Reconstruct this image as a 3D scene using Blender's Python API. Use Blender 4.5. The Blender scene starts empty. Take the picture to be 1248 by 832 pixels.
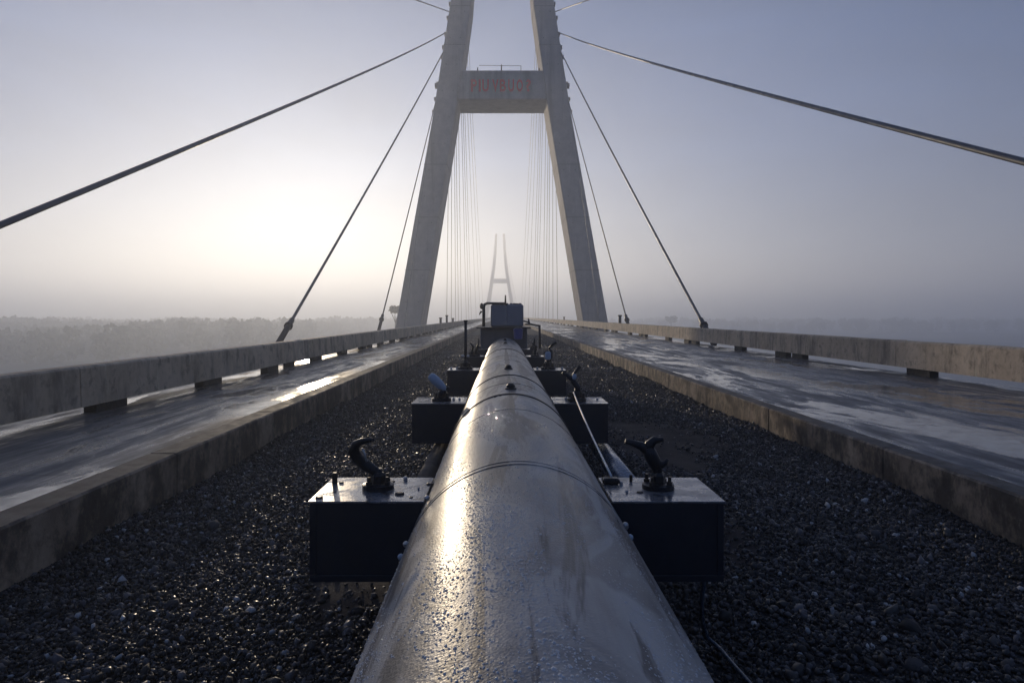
import bpy, math, random
import numpy as np
from mathutils import Vector, Matrix
random.seed(7); rng = np.random.default_rng(11)
R = math.radians
SC = bpy.context.scene
COL = SC.collection
F = 832.0                                   # focal length in pixels of the 1248 px wide photograph

def P(px, py, Y):
    """a point at real depth Y seen at photo pixel px, py"""
    return Vector(((px-612)*Y/F, Y, (385-py)*Y/F))

# ------------------------------------------------------------------ node helpers
class NT:
    def __init__(s, name):
        s.m = bpy.data.materials.new(name); s.m.use_nodes = True
        s.t = s.m.node_tree; s.t.nodes.clear()
        s.out = s.t.nodes.new('ShaderNodeOutputMaterial')
        s.b = s.t.nodes.new('ShaderNodeBsdfPrincipled')
        s.t.links.new(s.b.outputs[0], s.out.inputs[0])
        s.pos = s.n('ShaderNodeNewGeometry').outputs['Position']
    def n(s, typ, **kw):
        x = s.t.nodes.new(typ)
        for k, v in kw.items(): setattr(x, k, v)
        return x
    def put(s, sock, v):
        if isinstance(v, bpy.types.NodeSocket): s.t.links.new(v, sock)
        elif isinstance(v, (tuple, list)) and len(v) == 3 and sock.type == 'RGBA': sock.default_value = (*v, 1)
        else: sock.default_value = v
    def math(s, op, a, b=0.0, c=None, clamp=False):
        x = s.n('ShaderNodeMath', operation=op); x.use_clamp = clamp
        s.put(x.inputs[0], a); s.put(x.inputs[1], b)
        if c is not None: s.put(x.inputs[2], c)
        return x.outputs[0]
    def scaled(s, sc, v=None):
        x = s.n('ShaderNodeVectorMath', operation='MULTIPLY'); s.put(x.inputs[0], v or s.pos); x.inputs[1].default_value = sc
        return x.outputs[0]
    def noise(s, scale, detail=4, rough=.55, vec=None, dist=0.0):
        x = s.n('ShaderNodeTexNoise'); x.inputs['Scale'].default_value = scale; x.inputs['Detail'].default_value = detail
        x.inputs['Roughness'].default_value = rough; x.inputs['Distortion'].default_value = dist
        s.put(x.inputs['Vector'], vec if vec is not None else s.pos); return x.outputs['Fac']
    def voro(s, scale, feature='F1', vec=None, out='Distance', rnd=1.0):
        x = s.n('ShaderNodeTexVoronoi', feature=feature); x.inputs['Scale'].default_value = scale
        x.inputs['Randomness'].default_value = rnd
        s.put(x.inputs['Vector'], vec if vec is not None else s.pos); return x.outputs[out]
    def ramp(s, v, a, b, lo=0.0, hi=1.0):
        x = s.n('ShaderNodeMapRange'); x.interpolation_type = 'SMOOTHSTEP'
        s.put(x.inputs[0], v)
        for i, q in enumerate((a, b, lo, hi)): x.inputs[i+1].default_value = q
        return x.outputs[0]
    def mix(s, f, a, b):
        x = s.n('ShaderNodeMix', data_type='RGBA'); s.put(x.inputs[0], f); s.put(x.inputs[6], a); s.put(x.inputs[7], b)
        return x.outputs[2]
    def bump(s, h, strength=.3, dist=.01, normal=None):
        x = s.n('ShaderNodeBump'); x.inputs['Strength'].default_value = strength; x.inputs['Distance'].default_value = dist
        s.put(x.inputs['Height'], h)
        if normal is not None: s.put(x.inputs['Normal'], normal)
        return x.outputs[0]
    def xyz(s):
        x = s.n('ShaderNodeSeparateXYZ'); s.put(x.inputs[0], s.pos); return x.outputs
    def set(s, color=None, rough=None, metal=None, normal=None, spec=None, **kw):
        if color is not None: s.put(s.b.inputs['Base Color'], color)
        if rough is not None: s.put(s.b.inputs['Roughness'], rough)
        if metal is not None: s.put(s.b.inputs['Metallic'], metal)
        if normal is not None: s.put(s.b.inputs['Normal'], normal)
        if spec is not None: s.put(s.b.inputs['Specular IOR Level'], spec)
        for k, v in kw.items(): s.put(s.b.inputs[k], v)
        return s.m

M = {}
def simple(name, col, rough=.5, metal=0.0, var=.3, scale=9.0, bump=.0):
    t = NT(name); n = t.noise(scale, 5)
    c = t.mix(n, tuple(x*(1-var) for x in col), tuple(x*(1+var) for x in col))
    t.set(c, t.ramp(t.noise(scale*2.3, 4), .3, .7, max(.03, rough-.12), rough+.12), metal)
    if bump: t.set(normal=t.bump(t.noise(scale*6, 5), bump, .004))
    M[name] = t.m
simple('cable_sheath', (.10, .095, .10), .45, 0, .35, 1.5)
simple('anchor_steel', (.06, .055, .055), .5, .4, .3, 8)
simple('hook_iron', (.018, .020, .026), .38, .5, .4, 30, .3)
simple('strap', (.010, .009, .010), .45, 0, .3, 20)
simple('bolt', (.06, .05, .045), .4, .6, .4, 60)
simple('worn_bolt', (.45, .45, .46), .35, .7, .3, 60)
simple('paddle_blue', (.36, .42, .50), .35, 0, .15, 20)
simple('bucket_blue', (.05, .07, .25), .4, 0, .2, 10)
simple('cabinet_paint', (.19, .205, .24), .5, 0, .18, 3, .1)
simple('stand_paint', (.06, .085, .12), .5, 0, .3, 4)
simple('dark_pipe', (.035, .033, .036), .45, .3, .3, 10)
simple('hose', (.05, .07, .10), .3, 0, .2, 20)
simple('wire_white', (.6, .6, .58), .4, 0, .1, 30)
simple('block', (.02, .017, .016), .8, 0, .5, 6, .4)
simple('marker', (.04, .04, .045), .6, 0, .3, 8)
simple('bark', (.07, .06, .05), .9, 0, .3, 3)
simple('conduit', (.16, .19, .24), .28, .6, .3, 12, .1)
simple('sign_paint', (.8, .008, .006), .6, 0, .25, 4)

# pipe: wet grey steel with beads of condensation
t = NT('pipe_steel')
long = t.noise(1.0, 5, .6, t.scaled((7, .8, 7)))
fine = t.noise(55, 4, .6)
patch = t.noise(2.2, 4, .6, t.scaled((1, .6, 1)), 1.2)
wet = t.ramp(patch, .44, .56)
c = t.mix(t.ramp(long, .3, .7), (.22, .215, .215), (.42, .41, .40))
c = t.mix(t.math('MULTIPLY', wet, .6), c, (.11, .11, .115))
st = t.ramp(t.noise(1.0, 5, .65, t.scaled((5.5, .55, 5.5)), .7), .50, .57)
c = t.mix(t.math('MULTIPLY', st, .8), c, (.07, .064, .066))
scr = t.ramp(t.noise(1.0, 3, .7, t.scaled((60, 5, 60)), .4), .66, .72)
c = t.mix(t.math('MULTIPLY', scr, .45), c, (.055, .05, .05))
speck = t.ramp(t.voro(6, vec=t.scaled((1, .8, 1))), .02, .045, 1, 0)
c = t.mix(speck, c, (.03, .03, .03))
r = t.math('ADD', t.ramp(long, .3, .7, .32, .48), t.math('MULTIPLY', wet, -.06))
h1 = t.voro(150, 'SMOOTH_F1'); h2 = t.noise(240, 2)
ring = t.noise(1.0, 4, .6, t.scaled((1.2, 22, 1.2)))
nb = t.bump(ring, .16, .006)
nb = t.bump(h1, .34, .0022, nb); nb = t.bump(h2, .24, .0015, nb)
M['pipe_steel'] = t.set(c, r, .12, nb, .12)
t = NT('droplet'); M['droplet'] = t.set((.50, .50, .51), .05, .0, None, 1.0)
# beams: blue-black painted steel, wet on top
t = NT('beam_paint')
n1 = t.noise(3, 5); n2 = t.noise(14, 5, .6)
c = t.mix(n1, (.012, .015, .024), (.026, .031, .045))
rust = t.ramp(t.noise(6, 6, .7), .62, .75); c = t.mix(t.math('MULTIPLY', rust, .5), c, (.05, .028, .018))
M['beam_paint'] = t.set(c, t.ramp(n2, .35, .65, .3, .55), .2, t.bump(n2, .12, .004))
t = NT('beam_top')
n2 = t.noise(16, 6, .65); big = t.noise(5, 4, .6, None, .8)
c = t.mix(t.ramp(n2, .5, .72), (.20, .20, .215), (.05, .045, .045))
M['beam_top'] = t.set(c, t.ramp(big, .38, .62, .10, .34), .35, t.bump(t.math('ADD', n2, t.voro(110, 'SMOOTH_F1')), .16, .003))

def concrete(name, lo, hi, stain, rough=.8, streak=(1.5, 1.5, .18), smin=.45, smax=.7, moss=None):
    t = NT(name)
    a = t.noise(.9, 6, .6); b = t.noise(7, 6, .65)
    c = t.mix(t.ramp(a, .3, .7), lo, hi)
    c = t.mix(t.ramp(b, .45, .75, 0, .45), c, tuple(x*.6 for x in lo))
    st = t.noise(1.6, 6, .7, t.scaled(streak))
    c = t.mix(t.ramp(st, smin, smax, 0, .8), c, stain)
    lime = t.ramp(t.noise(2.2, 5, .65, t.scaled((streak[0]*1.7, streak[1]*1.7, streak[2]*2))), .6, .74, 0, .4)
    c = t.mix(lime, c, tuple(min(.8, x*1.5) for x in hi))
    if moss:
        c = t.mix(t.ramp(t.noise(4, 6, .7), .52, .66, 0, .7), c, moss)
    pores = t.ramp(t.voro(28), .03, .09, 0, 1)
    hh = t.math('ADD', t.noise(18, 7, .7), t.math('MULTIPLY', pores, .4))
    M[name] = t.set(c, t.ramp(b, .3, .7, rough-.15, min(1, rough+.1)), 0, t.bump(hh, .5, .012))
    return t
concrete('barrier_concrete', (.50, .38, .255), (.66, .52, .37), (.10, .08, .06), .8, (1.3, 1.3, .32), .46, .72, (.20, .155, .11))
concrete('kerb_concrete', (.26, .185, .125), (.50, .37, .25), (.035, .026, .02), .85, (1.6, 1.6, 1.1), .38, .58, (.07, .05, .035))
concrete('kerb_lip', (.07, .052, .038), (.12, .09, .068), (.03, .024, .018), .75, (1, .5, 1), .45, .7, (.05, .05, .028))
concrete('tower_concrete', (.36, .33, .31), (.45, .41, .375), (.22, .19, .17), .85, (.45, .45, .03), .46, .72)
concrete('plinth_concrete', (.10, .075, .055), (.17, .13, .09), (.035, .025, .02), .8, (3, 3, .5))
concrete('deck_concrete', (.2, .18, .16), (.3, .27, .24), (.08, .07, .06), .85)

# road: wet concrete, puddles, panel joints
t = NT('road_wet')
X, Yc, Z = t.xyz()
a = t.noise(.7, 7, .62); b = t.noise(6, 6, .65); f = t.noise(60, 4, .7)
c = t.mix(t.ramp(a, .3, .7), (.045, .042, .044), (.115, .108, .106))
c = t.mix(t.ramp(b, .5, .75, 0, .5), c, (.05, .047, .047))
pn = t.noise(.5, 9, .68, t.scaled((1.3, .42, 1)), .5)
pud = t.ramp(pn, .495, .565)
damp = t.ramp(pn, .40, .55)
c = t.mix(t.math('MULTIPLY', damp, .55), c, (.045, .044, .047))
jy = t.math('ABSOLUTE', t.math('SUBTRACT', t.math('FRACT', t.math('ADD', t.math('DIVIDE', Yc, 5.5), .37)), .5))
jl = t.ramp(jy, .0012, .0035, 1, 0)
jx = t.math('ABSOLUTE', t.math('SUBTRACT', t.math('ABSOLUTE', t.math('SUBTRACT', X, 1.18)), 5.9))
jxl = t.ramp(jx, .006, .016, 1, 0)
crk = t.ramp(t.voro(.33, 'DISTANCE_TO_EDGE', t.scaled((1, .6, 1))), .0015, .004, 1, 0)
crk = t.math('MULTIPLY', crk, t.ramp(t.noise(.5, 2), .5, .6))
j = t.math('MAXIMUM', t.math('MAXIMUM', jl, jxl), t.math('MULTIPLY', crk, .7))
c = t.mix(j, c, (.015, .014, .014))
streak = t.noise(1.5, 5, .7, t.scaled((2.4, .22, 1)))
r0 = t.math('ADD', t.ramp(streak, .36, .64, .22, .62), t.ramp(t.noise(2.6, 6, .7, t.scaled((1.4, .5, 1))), .42, .62, -.03, .12))
r1 = t.ramp(b, .3, .7, .05, .19)
rr = t.n('ShaderNodeMix', data_type='FLOAT'); t.put(rr.inputs[0], pud); t.put(rr.inputs[2], r0); t.put(rr.inputs[3], r1)
inv = t.math('SUBTRACT', 1.0, t.math('MULTIPLY', pud, .93))
hh = t.math('MULTIPLY', t.math('ADD', f, t.math('MULTIPLY', b, .9)), inv)
hh = t.math('SUBTRACT', hh, t.math('MULTIPLY', j, 1.2))
M['road_wet'] = t.set(c, rr.outputs[0], 0, t.bump(hh, .32, .006), .5)

# gravel
t = NT('gravel_stone')
ri = t.n('ShaderNodeNewGeometry').outputs['Random Per Island']
hue = t.mix(t.math('FRACT', t.math('MULTIPLY', ri, 37.0)), (.016, .014, .015), (.045, .036, .030))
lt = t.ramp(ri, .60, .97, 0, .8); c = t.mix(lt, hue, (.15, .135, .14))
c = t.mix(t.ramp(ri, .972, .985), c, (.42, .41, .41))
c = t.mix(t.ramp(t.noise(90, 3), .4, .8, 0, .5), c, (.02, .02, .02))
M['gravel_stone'] = t.set(c, t.ramp(t.math('FRACT', t.math('MULTIPLY', ri, 91.0)), 0, 1, .34, .85), 0, t.bump(t.noise(160, 3), .4, .002), .5)
t = NT('gravel_bed')
v = t.n('ShaderNodeTexVoronoi'); v.inputs['Scale'].default_value = 24; t.put(v.inputs['Vector'], t.pos)
g = t.n('ShaderNodeRGBToBW'); t.put(g.inputs[0], v.outputs['Color'])
c = t.mix(t.ramp(g.outputs[0], .2, .85), (.007, .007, .009), (.026, .024, .026))
c = t.mix(t.ramp(g.outputs[0], .8, .86), c, (.07, .068, .07))
dirt = t.ramp(t.noise(.8, 5, .6), .52, .66, 0, .6); c = t.mix(dirt, c, (.026, .021, .020))
M['gravel_bed'] = t.set(c, t.ramp(g.outputs[0], 0, 1, .6, .95), 0, t.bump(v.outputs['Distance'], .9, -.03), .3)
t = NT('worn_dirt')
M['worn_dirt'] = t.set(t.mix(t.noise(5, 6, .7), (.025, .021, .021), (.055, .043, .040)), t.ramp(t.noise(3, 4), .3, .7, .75, 1.0), 0, t.bump(t.noise(40, 6, .7), .8, .01), .15)
t = NT('river_water')
M['river_water'] = t.set((.02, .03, .03), .38, 0, t.bump(t.noise(.35, 5, .6, t.scaled((1, .6, 1))), .25, .3), .22)
t = NT('bank_soil')
M['bank_soil'] = t.set(t.mix(t.noise(.05, 6, .6), (.04, .05, .03), (.09, .08, .06)), .9, 0, t.bump(t.noise(.5, 5), .5, .4))
t = NT('foliage')
ri = t.n('ShaderNodeNewGeometry').outputs['Random Per Island']
M['foliage'] = t.set(t.mix(ri, (.035, .045, .022), (.075, .085, .04)), .7)

# ------------------------------------------------------------------ mesh helpers
class MB:
    def __init__(s): s.v = []; s.f = []; s.mi = []; s.sm = []
    def add(s, vs, fs, mi=0, smooth=False):
        o = len(s.v); s.v += [tuple(v) for v in vs]; s.f += [tuple(i+o for i in f) for f in fs]
        s.mi += [mi]*len(fs); s.sm += [smooth]*len(fs)
        return s
    def box(s, x0, x1, y0, y1, z0, z1, mi=0, top=None, bev=0.0):
        if bev:
            b = bev
            prof = lambda z, i: [(x0+i, y0, z), (x1-i, y0, z)]
            # chamfered box: 3 rings on each end
            vs = []
            for z, i in ((z0, b), (z0+b, 0), (z1-b, 0), (z1, b)):
                xa, xb, ya, yb = x0+i, x1-i, y0+i, y1-i
                c = b*.7 if i == 0 else b*.5
                vs += [(xa+c, ya, z), (xb-c, ya, z), (xb, ya+c, z), (xb, yb-c, z), (xb-c, yb, z), (xa+c, yb, z), (xa, yb-c, z), (xa, ya+c, z)]
            fs = [tuple(range(7, -1, -1)), tuple(range(24, 32))]
            mis = [mi, mi if top is None else top]
            for r_ in range(3):
                for k in range(8):
                    fs.append((r_*8+k, r_*8+(k+1) % 8, (r_+1)*8+(k+1) % 8, (r_+1)*8+k)); mis.append(mi)
            o = len(s.v); s.v += vs; s.f += [tuple(i+o for i in f) for f in fs]; s.mi += mis; s.sm += [False]*len(fs)
            return s
        vs = [(x, y, z) for z in (z0, z1) for x, y in ((x0, y0), (x1, y0), (x1, y1), (x0, y1))]
        fs = [(3, 2, 1, 0), (4, 5, 6, 7), (0, 1, 5, 4), (1, 2, 6, 5), (2, 3, 7, 6), (3, 0, 4, 7)]
        s.add(vs, fs, mi)
        if top is not None: s.mi[-5] = top
        return s
    def prism(s, poly, y0, y1, mi=0, topmi=None, flat=True):
        """poly in XZ, extruded along Y"""
        n = len(poly); vs = [(x, y0, z) for x, z in poly] + [(x, y1, z) for x, z in poly]
        fs = [tuple(range(n)), tuple(range(2*n-1, n-1, -1))] + [(i, i+n, (i+1) % n+n, (i+1) % n) for i in range(n)]
        o = len(s.f); s.add(vs, fs, mi)
        if topmi is not None:
            zm = max(z for x, z in poly)
            for i in range(n):
                if abs(poly[i][1]-zm) < 1e-6 and abs(poly[(i+1) % n][1]-zm) < 1e-6: s.mi[o+2+i] = topmi
        return s
    def tube(s, pts, rad, n=12, mi=0, cap=True, sx=1.0):
        pts = [Vector(p) for p in pts]; k = len(pts)
        rad = rad if isinstance(rad, (list, tuple)) else [rad]*k
        up = None; vs = []; fs = []
        for i, p in enumerate(pts):
            d = (pts[min(i+1, k-1)]-pts[max(i-1, 0)]).normalized()
            if up is None: up = Vector((0, 0, 1)) if abs(d.z) < .9 else Vector((0, 1, 0))
            a = (up-d*up.dot(d)).normalized(); b = d.cross(a); up = a
            for q in range(n):
                w = 2*math.pi*q/n; vs.append(p+a*math.cos(w)*rad[i]*sx+b*math.sin(w)*rad[i])
        for i in range(k-1):
            for q in range(n): fs.append((i*n+q, i*n+(q+1) % n, (i+1)*n+(q+1) % n, (i+1)*n+q))
        s.add(vs, fs, mi, True)
        if cap: o = len(s.v)-len(vs); s.f += [tuple(o+q for q in range(n-1, -1, -1)), tuple(o+(k-1)*n+q for q in range(n))]; s.mi += [mi]*2; s.sm += [False]*2
        return s
    def lathe(s, c, prof, n=24, mi=0, jitter=0):
        """prof: (radius, z) list, about a vertical axis at c"""
        vs = []; fs = []; k = len(prof)
        for r_, z in prof:
            for q in range(n):
                w = 2*math.pi*q/n; vs.append((c[0]+r_*math.cos(w), c[1]+r_*math.sin(w), c[2]+z))
        for i in range(k-1):
            for q in range(n): fs.append((i*n+q, i*n+(q+1) % n, (i+1)*n+(q+1) % n, (i+1)*n+q))
        fs += [tuple(range(n-1, -1, -1)), tuple((k-1)*n+q for q in range(n))]
        return s.add(vs, fs, mi, False)
    def sphere(s, c, r_, n=10, m=7, sc=(1, 1, 1), mi=0):
        vs = [(c[0], c[1], c[2]-r_*sc[2])]; fs = []
        for i in range(1, m):
            a = math.pi*i/m
            for q in range(n):
                w = 2*math.pi*q/n; vs.append((c[0]+r_*sc[0]*math.sin(a)*math.cos(w), c[1]+r_*sc[1]*math.sin(a)*math.sin(w), c[2]-r_*sc[2]*math.cos(a)))
        vs.append((c[0], c[1], c[2]+r_*sc[2])); L = len(vs)-1
        for q in range(n): fs.append((0, 1+(q+1) % n, 1+q)); fs.append((L, L-n+q, L-n+(q+1) % n))
        for i in range(m-2):
            for q in range(n): fs.append((1+i*n+q, 1+i*n+(q+1) % n, 1+(i+1)*n+(q+1) % n, 1+(i+1)*n+q))
        return s.add(vs, fs, mi, True)
    def build(s, name, mats, parent=None, bevel=0.0):
        me = bpy.data.meshes.new(name); me.from_pydata([tuple(v) for v in s.v], [], s.f); me.update()
        for m in (mats if isinstance(mats, list) else [mats]): me.materials.append(M[m])
        me.polygons.foreach_set('material_index', s.mi); me.polygons.foreach_set('use_smooth', s.sm)
        o = bpy.data.objects.new(name, me); COL.objects.link(o)
        if parent is not None:
            o.parent = parent; o.matrix_parent_inverse = Matrix.Identity(4)
            if not s.__dict__.get('local'):
                off = Vector((0, 0, 0)); q = parent
                while q is not None: off += q.location; q = q.parent
                me.transform(Matrix.Translation(-off))
        if bevel:
            b = o.modifiers.new('bevel', 'BEVEL'); b.width = bevel; b.segments = 2; b.limit_method = 'ANGLE'; b.angle_limit = R(40)
        return o
def tag(o, label=None, cat=None, group=None, kind=None):
    if label: o['label'] = label
    if cat: o['category'] = cat
    if group: o['group'] = group
    if kind: o['kind'] = kind
    return o
def empty(name, loc=(0, 0, 0), **kw):
    o = bpy.data.objects.new(name, None); o.location = loc; COL.objects.link(o); return tag(o, **kw)
def copy_tree(o, parent=None):
    c = o.copy(); COL.objects.link(c)
    if parent is not None: c.parent = parent
    for ch in list(o.children): copy_tree(ch, c)
    return c
def np_mesh(name, v, f, mat, smooth=False):
    me = bpy.data.meshes.new(name); nf, k = f.shape
    me.vertices.add(len(v)); me.vertices.foreach_set('co', v.astype(np.float32).ravel())
    me.loops.add(nf*k); me.loops.foreach_set('vertex_index', f.astype(np.int32).ravel())
    me.polygons.add(nf); me.polygons.foreach_set('loop_start', np.arange(0, nf*k, k, dtype=np.int32))
    if smooth: me.polygons.foreach_set('use_smooth', np.ones(nf, dtype=bool))
    me.update(calc_edges=True); me.materials.append(M[mat])
    o = bpy.data.objects.new(name, me); COL.objects.link(o); return o
def rotmats(n):
    q = rng.normal(size=(n, 4)); q /= np.linalg.norm(q, axis=1)[:, None]; w, x, y, z = q.T
    return np.stack([np.stack([1-2*(y*y+z*z), 2*(x*y-z*w), 2*(x*z+y*w)], 1), np.stack([2*(x*y+z*w), 1-2*(x*x+z*z), 2*(y*z-x*w)], 1), np.stack([2*(x*z-y*w), 2*(y*z+x*w), 1-2*(x*x+y*y)], 1)], 1)
ICO_V = np.array([(0, -1, -1.618), (0, 1, -1.618), (0, -1, 1.618), (0, 1, 1.618), (-1, -1.618, 0), (-1, 1.618, 0), (1, -1.618, 0), (1, 1.618, 0), (-1.618, 0, -1), (1.618, 0, -1), (-1.618, 0, 1), (1.618, 0, 1)])/1.902
def _icof():
    fs = []
    for a in range(12):
        for b in range(a+1, 12):
            for c in range(b+1, 12):
                A, B, C_ = ICO_V[a], ICO_V[b], ICO_V[c]
                if all(abs(np.linalg.norm(p-q)-1.0515) < .01 for p, q in ((A, B), (B, C_), (A, C_))):
                    fs.append((a, b, c) if np.dot(np.cross(B-A, C_-A), A) > 0 else (a, c, b))
    return np.array(fs)
ICO_F = _icof()
OCT_V = np.array([(1, 0, 0), (-1, 0, 0), (0, 1, 0), (0, -1, 0), (0, 0, 1), (0, 0, -1)], float)
OCT_F = np.array([(0, 2, 4), (2, 1, 4), (1, 3, 4), (3, 0, 4), (2, 0, 5), (1, 2, 5), (3, 1, 5), (0, 3, 5)])
def scatter(bv, bf, pos, scale3, jit=.0, rot=True):
    n = len(pos); v = np.repeat(bv[None], n, 0)
    if jit: v = v*(1+rng.uniform(-jit, jit, (n, len(bv), 1)))
    v = v*scale3[:, None, :]
    if rot: v = np.einsum('nij,nkj->nki', rotmats(n), v)
    v = v+pos[:, None, :]
    f = bf[None]+(np.arange(n)*len(bv))[:, None, None]
    return v.reshape(-1, 3), f.reshape(-1, bf.shape[1])

ORD = ['first', 'second', 'third', 'fourth', 'fifth', 'sixth', 'seventh', 'eighth', 'ninth', 'tenth', 'eleventh', 'twelfth']
def ordn(i):
    if i < 12: return ORD[i]
    k = i+1; return f"{k}{'th' if 10 <= k % 100 <= 20 else {1: 'st', 2: 'nd', 3: 'rd'}.get(k % 10, 'th')}"

# ------------------------------------------------------------------ levels (camera lens at the origin)
ROADZ, ROADZR = -1.45, -1.38
KL, KR = -3.33, 3.90            # inner faces of the two kerbs
BL, BR = -6.04, 9.50            # inner faces of the two barriers
YN, YF = -14.0, 760.0
def gz(x): return -1.80+.12*np.clip((x-KL)/(KR-KL), 0, 1)

# roads
def sheet(name, x0, x1, z, mat, y0=YN, y1=YF, zz=None):
    b = MB(); ys = [y0]; 
    while ys[-1] < y1: ys.append(min(y1, ys[-1]+20))
    vs = []; fs = []
    for y in ys: vs += [(x0, y, z), (x1, y, zz if zz is not None else z)]
    for i in range(len(ys)-1): fs.append((2*i, 2*i+1, 2*i+3, 2*i+2))
    b.add(vs, fs); return tag(b.build(name, mat), kind='structure')
sheet('road', BL-.5, KL-.30, ROADZ, 'road_wet')
sheet('road', KR+.24, BR+.4, ROADZR, 'road_wet')
def kerb(x_in, x_out, zb, zt, side):
    a, c = sorted((x_in, x_out))
    b = MB()
    # face block in short lengths with uneven edges, then a darker lip on top
    y = YN
    while y < YF:
        L = 3.0 if y < 60 else 40.0; y2 = min(YF, y+L)-.012
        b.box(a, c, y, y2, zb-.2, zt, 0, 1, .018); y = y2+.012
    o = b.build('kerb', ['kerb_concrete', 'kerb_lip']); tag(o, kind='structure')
kerb(KL, KL-.30, -1.80, ROADZ+.045, -1)
kerb(KR, KR+.24, -1.68, ROADZR+.03, 1)
# deck slab beneath everything
b = MB(); b.box(BL-.55, BR+.42, YN, YF, -3.2, -1.95).box(BL-.52, KL-.28, YN, YF, -1.94, ROADZ-.01).box(KR+.2, BR+.40, YN, YF, -1.94, ROADZR-.01)
b.box(-4.5, 8, YN, YF, -5.4, -3.201)
tag(b.build('bridge_deck', 'deck_concrete'), kind='structure')
# gravel bed
xs = np.linspace(KL+.0, KR, 40); ys = np.concatenate([np.arange(-2, 24, .18), np.arange(24, 60, 3), np.arange(60, YF+1, 50)])
gx, gy = np.meshgrid(xs, ys)
def bedh(x, y):
    h = gz(x)+.018*np.sin(x*2.1+y*.7)+.014*np.sin(y*1.7-x)+.01*np.sin(x*5+y*3.1)
    return h-.02
V = np.stack([gx.ravel(), gy.ravel(), bedh(gx, gy).ravel()], 1); nx = len(xs); ny = len(ys)
Fq = np.array([(i*nx+k, i*nx+k+1, (i+1)*nx+k+1, (i+1)*nx+k) for i in range(ny-1) for k in range(nx-1)])
tag(np_mesh('gravel_bed', V, Fq, 'gravel_bed', True), kind='structure')
# patches of bare dirt where the stones are worn away
DIRT = [(1.35, 5.6, .75, 1.0, .3), (2.2, 9.5, .9, 1.9, .2), (-.95, 4.4, .34, .5, 0.)]
def dirtf(x, y):
    m = np.zeros_like(x)
    for cx, cy, rx, ry, a in DIRT:
        d = ((x-cx)/rx)**2+((y-cy)/ry)**2
        m = np.maximum(m, np.clip(1.4-d, 0, 1))
    return m
for k, (cx, cy, rx, ry, a) in enumerate(DIRT[:3]):
    b = MB(); vs = [(cx, cy, float(bedh(np.array(cx), np.array(cy)))+.02)]; n = 28
    for q in range(n):
        w = 2*math.pi*q/n; rr_ = 1+.18*math.sin(3*w+k)+.1*math.sin(7*w)
        x = cx+rx*rr_*math.cos(w); y = cy+ry*rr_*math.sin(w); vs.append((x, y, float(bedh(np.array(x), np.array(y)))+.004))
    b.add(vs, [(0, 1+q, 1+(q+1) % n) for q in range(n)], 0, True)
    tag(b.build('worn_ground', 'worn_dirt'), kind='structure')
def stones(n, y0, y1, rmin, rmax, bv, bf, pw=1.0, lift=.0):
    u = rng.uniform(0, 1, n)**pw; y = y0+(y1-y0)*u; x = rng.uniform(KL+.02, KR-.02, n)
    keep = rng.uniform(0, 1, n) > dirtf(x, y)*.86
    x, y = x[keep], y[keep]; n = len(x)
    r_ = rng.uniform(rmin, rmax, n)*np.exp(rng.normal(0, .36, n))
    z = bedh(x, y)+rng.uniform(-.005, .022, n)+lift*rng.uniform(0, 1, n)
    s3 = np.stack([r_, r_*rng.uniform(.6, .95, n), r_*rng.uniform(.38, .7, n)], 1)
    return scatter(bv, bf, np.stack([x, y, z], 1), s3, .34)
parts = [stones(95000, 2.9, 8.5, .0095, .018, ICO_V, ICO_F), stones(100000, 8.5, 22, .012, .022, OCT_V, OCT_F, 1.3), stones(60000, 21, 62, .022, .036, OCT_V, OCT_F, 1.2), stones(14000, -1.0, 2.9, .012, .022, OCT_V, OCT_F)]
# a few bigger light stones
parts.append(stones(700, 2.8, 16, .022, .032, ICO_V, ICO_F, 1.2, .015))
off = 0; VV = []; FF = []
for v, f in parts: VV.append(v); FF.append(f+off); off += len(v)
tag(np_mesh('gravel', np.concatenate(VV), np.concatenate(FF), 'gravel_stone'), 'loose dark wet ballast stones between the two kerbs', 'gravel', None, 'stuff')

# ------------------------------------------------------------------ barriers
def make_barrier(x_in, side, ztop, zbot, zroad, L, blocks, name='barrier_segment'):
    root = empty(name)
    b = MB(); b.local = True
    a = x_in; c = x_in+side*.34
    x0, x1 = min(a, c), max(a, c)
    # slightly tapered rail with chamfered top edges, cut into short lengths so that the edges wander
    n = 12; vs = []; fs = []
    ch = .035
    for i in range(n+1):
        y = .012+(L-.024)*i/n; w = random.uniform(-.006, .006)
        prof = [(x0+.0, zbot), (x1, zbot), (x1-.02, ztop-ch), (x1-.02-ch, ztop+w), (x0+.02+ch, ztop+w), (x0+.02, ztop-ch)]
        vs += [(px, y, pz) for px, pz in prof]
    for i in range(n):
        for q in range(6): fs.append((i*6+q, i*6+(q+1) % 6, (i+1)*6+(q+1) % 6, (i+1)*6+q))
    fs += [tuple(range(5, -1, -1)), tuple(n*6+q for q in range(6))]
    b.add(vs, fs); b.build('rail', 'barrier_concrete', root)
    for (y, l) in blocks:
        b = MB(); b.local = True; b.box(x0+.09, x1-.05, y, y+l, zroad-.02, zbot-.002, 0, None, .015); b.build('support_block', 'block', root)
    return root
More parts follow.
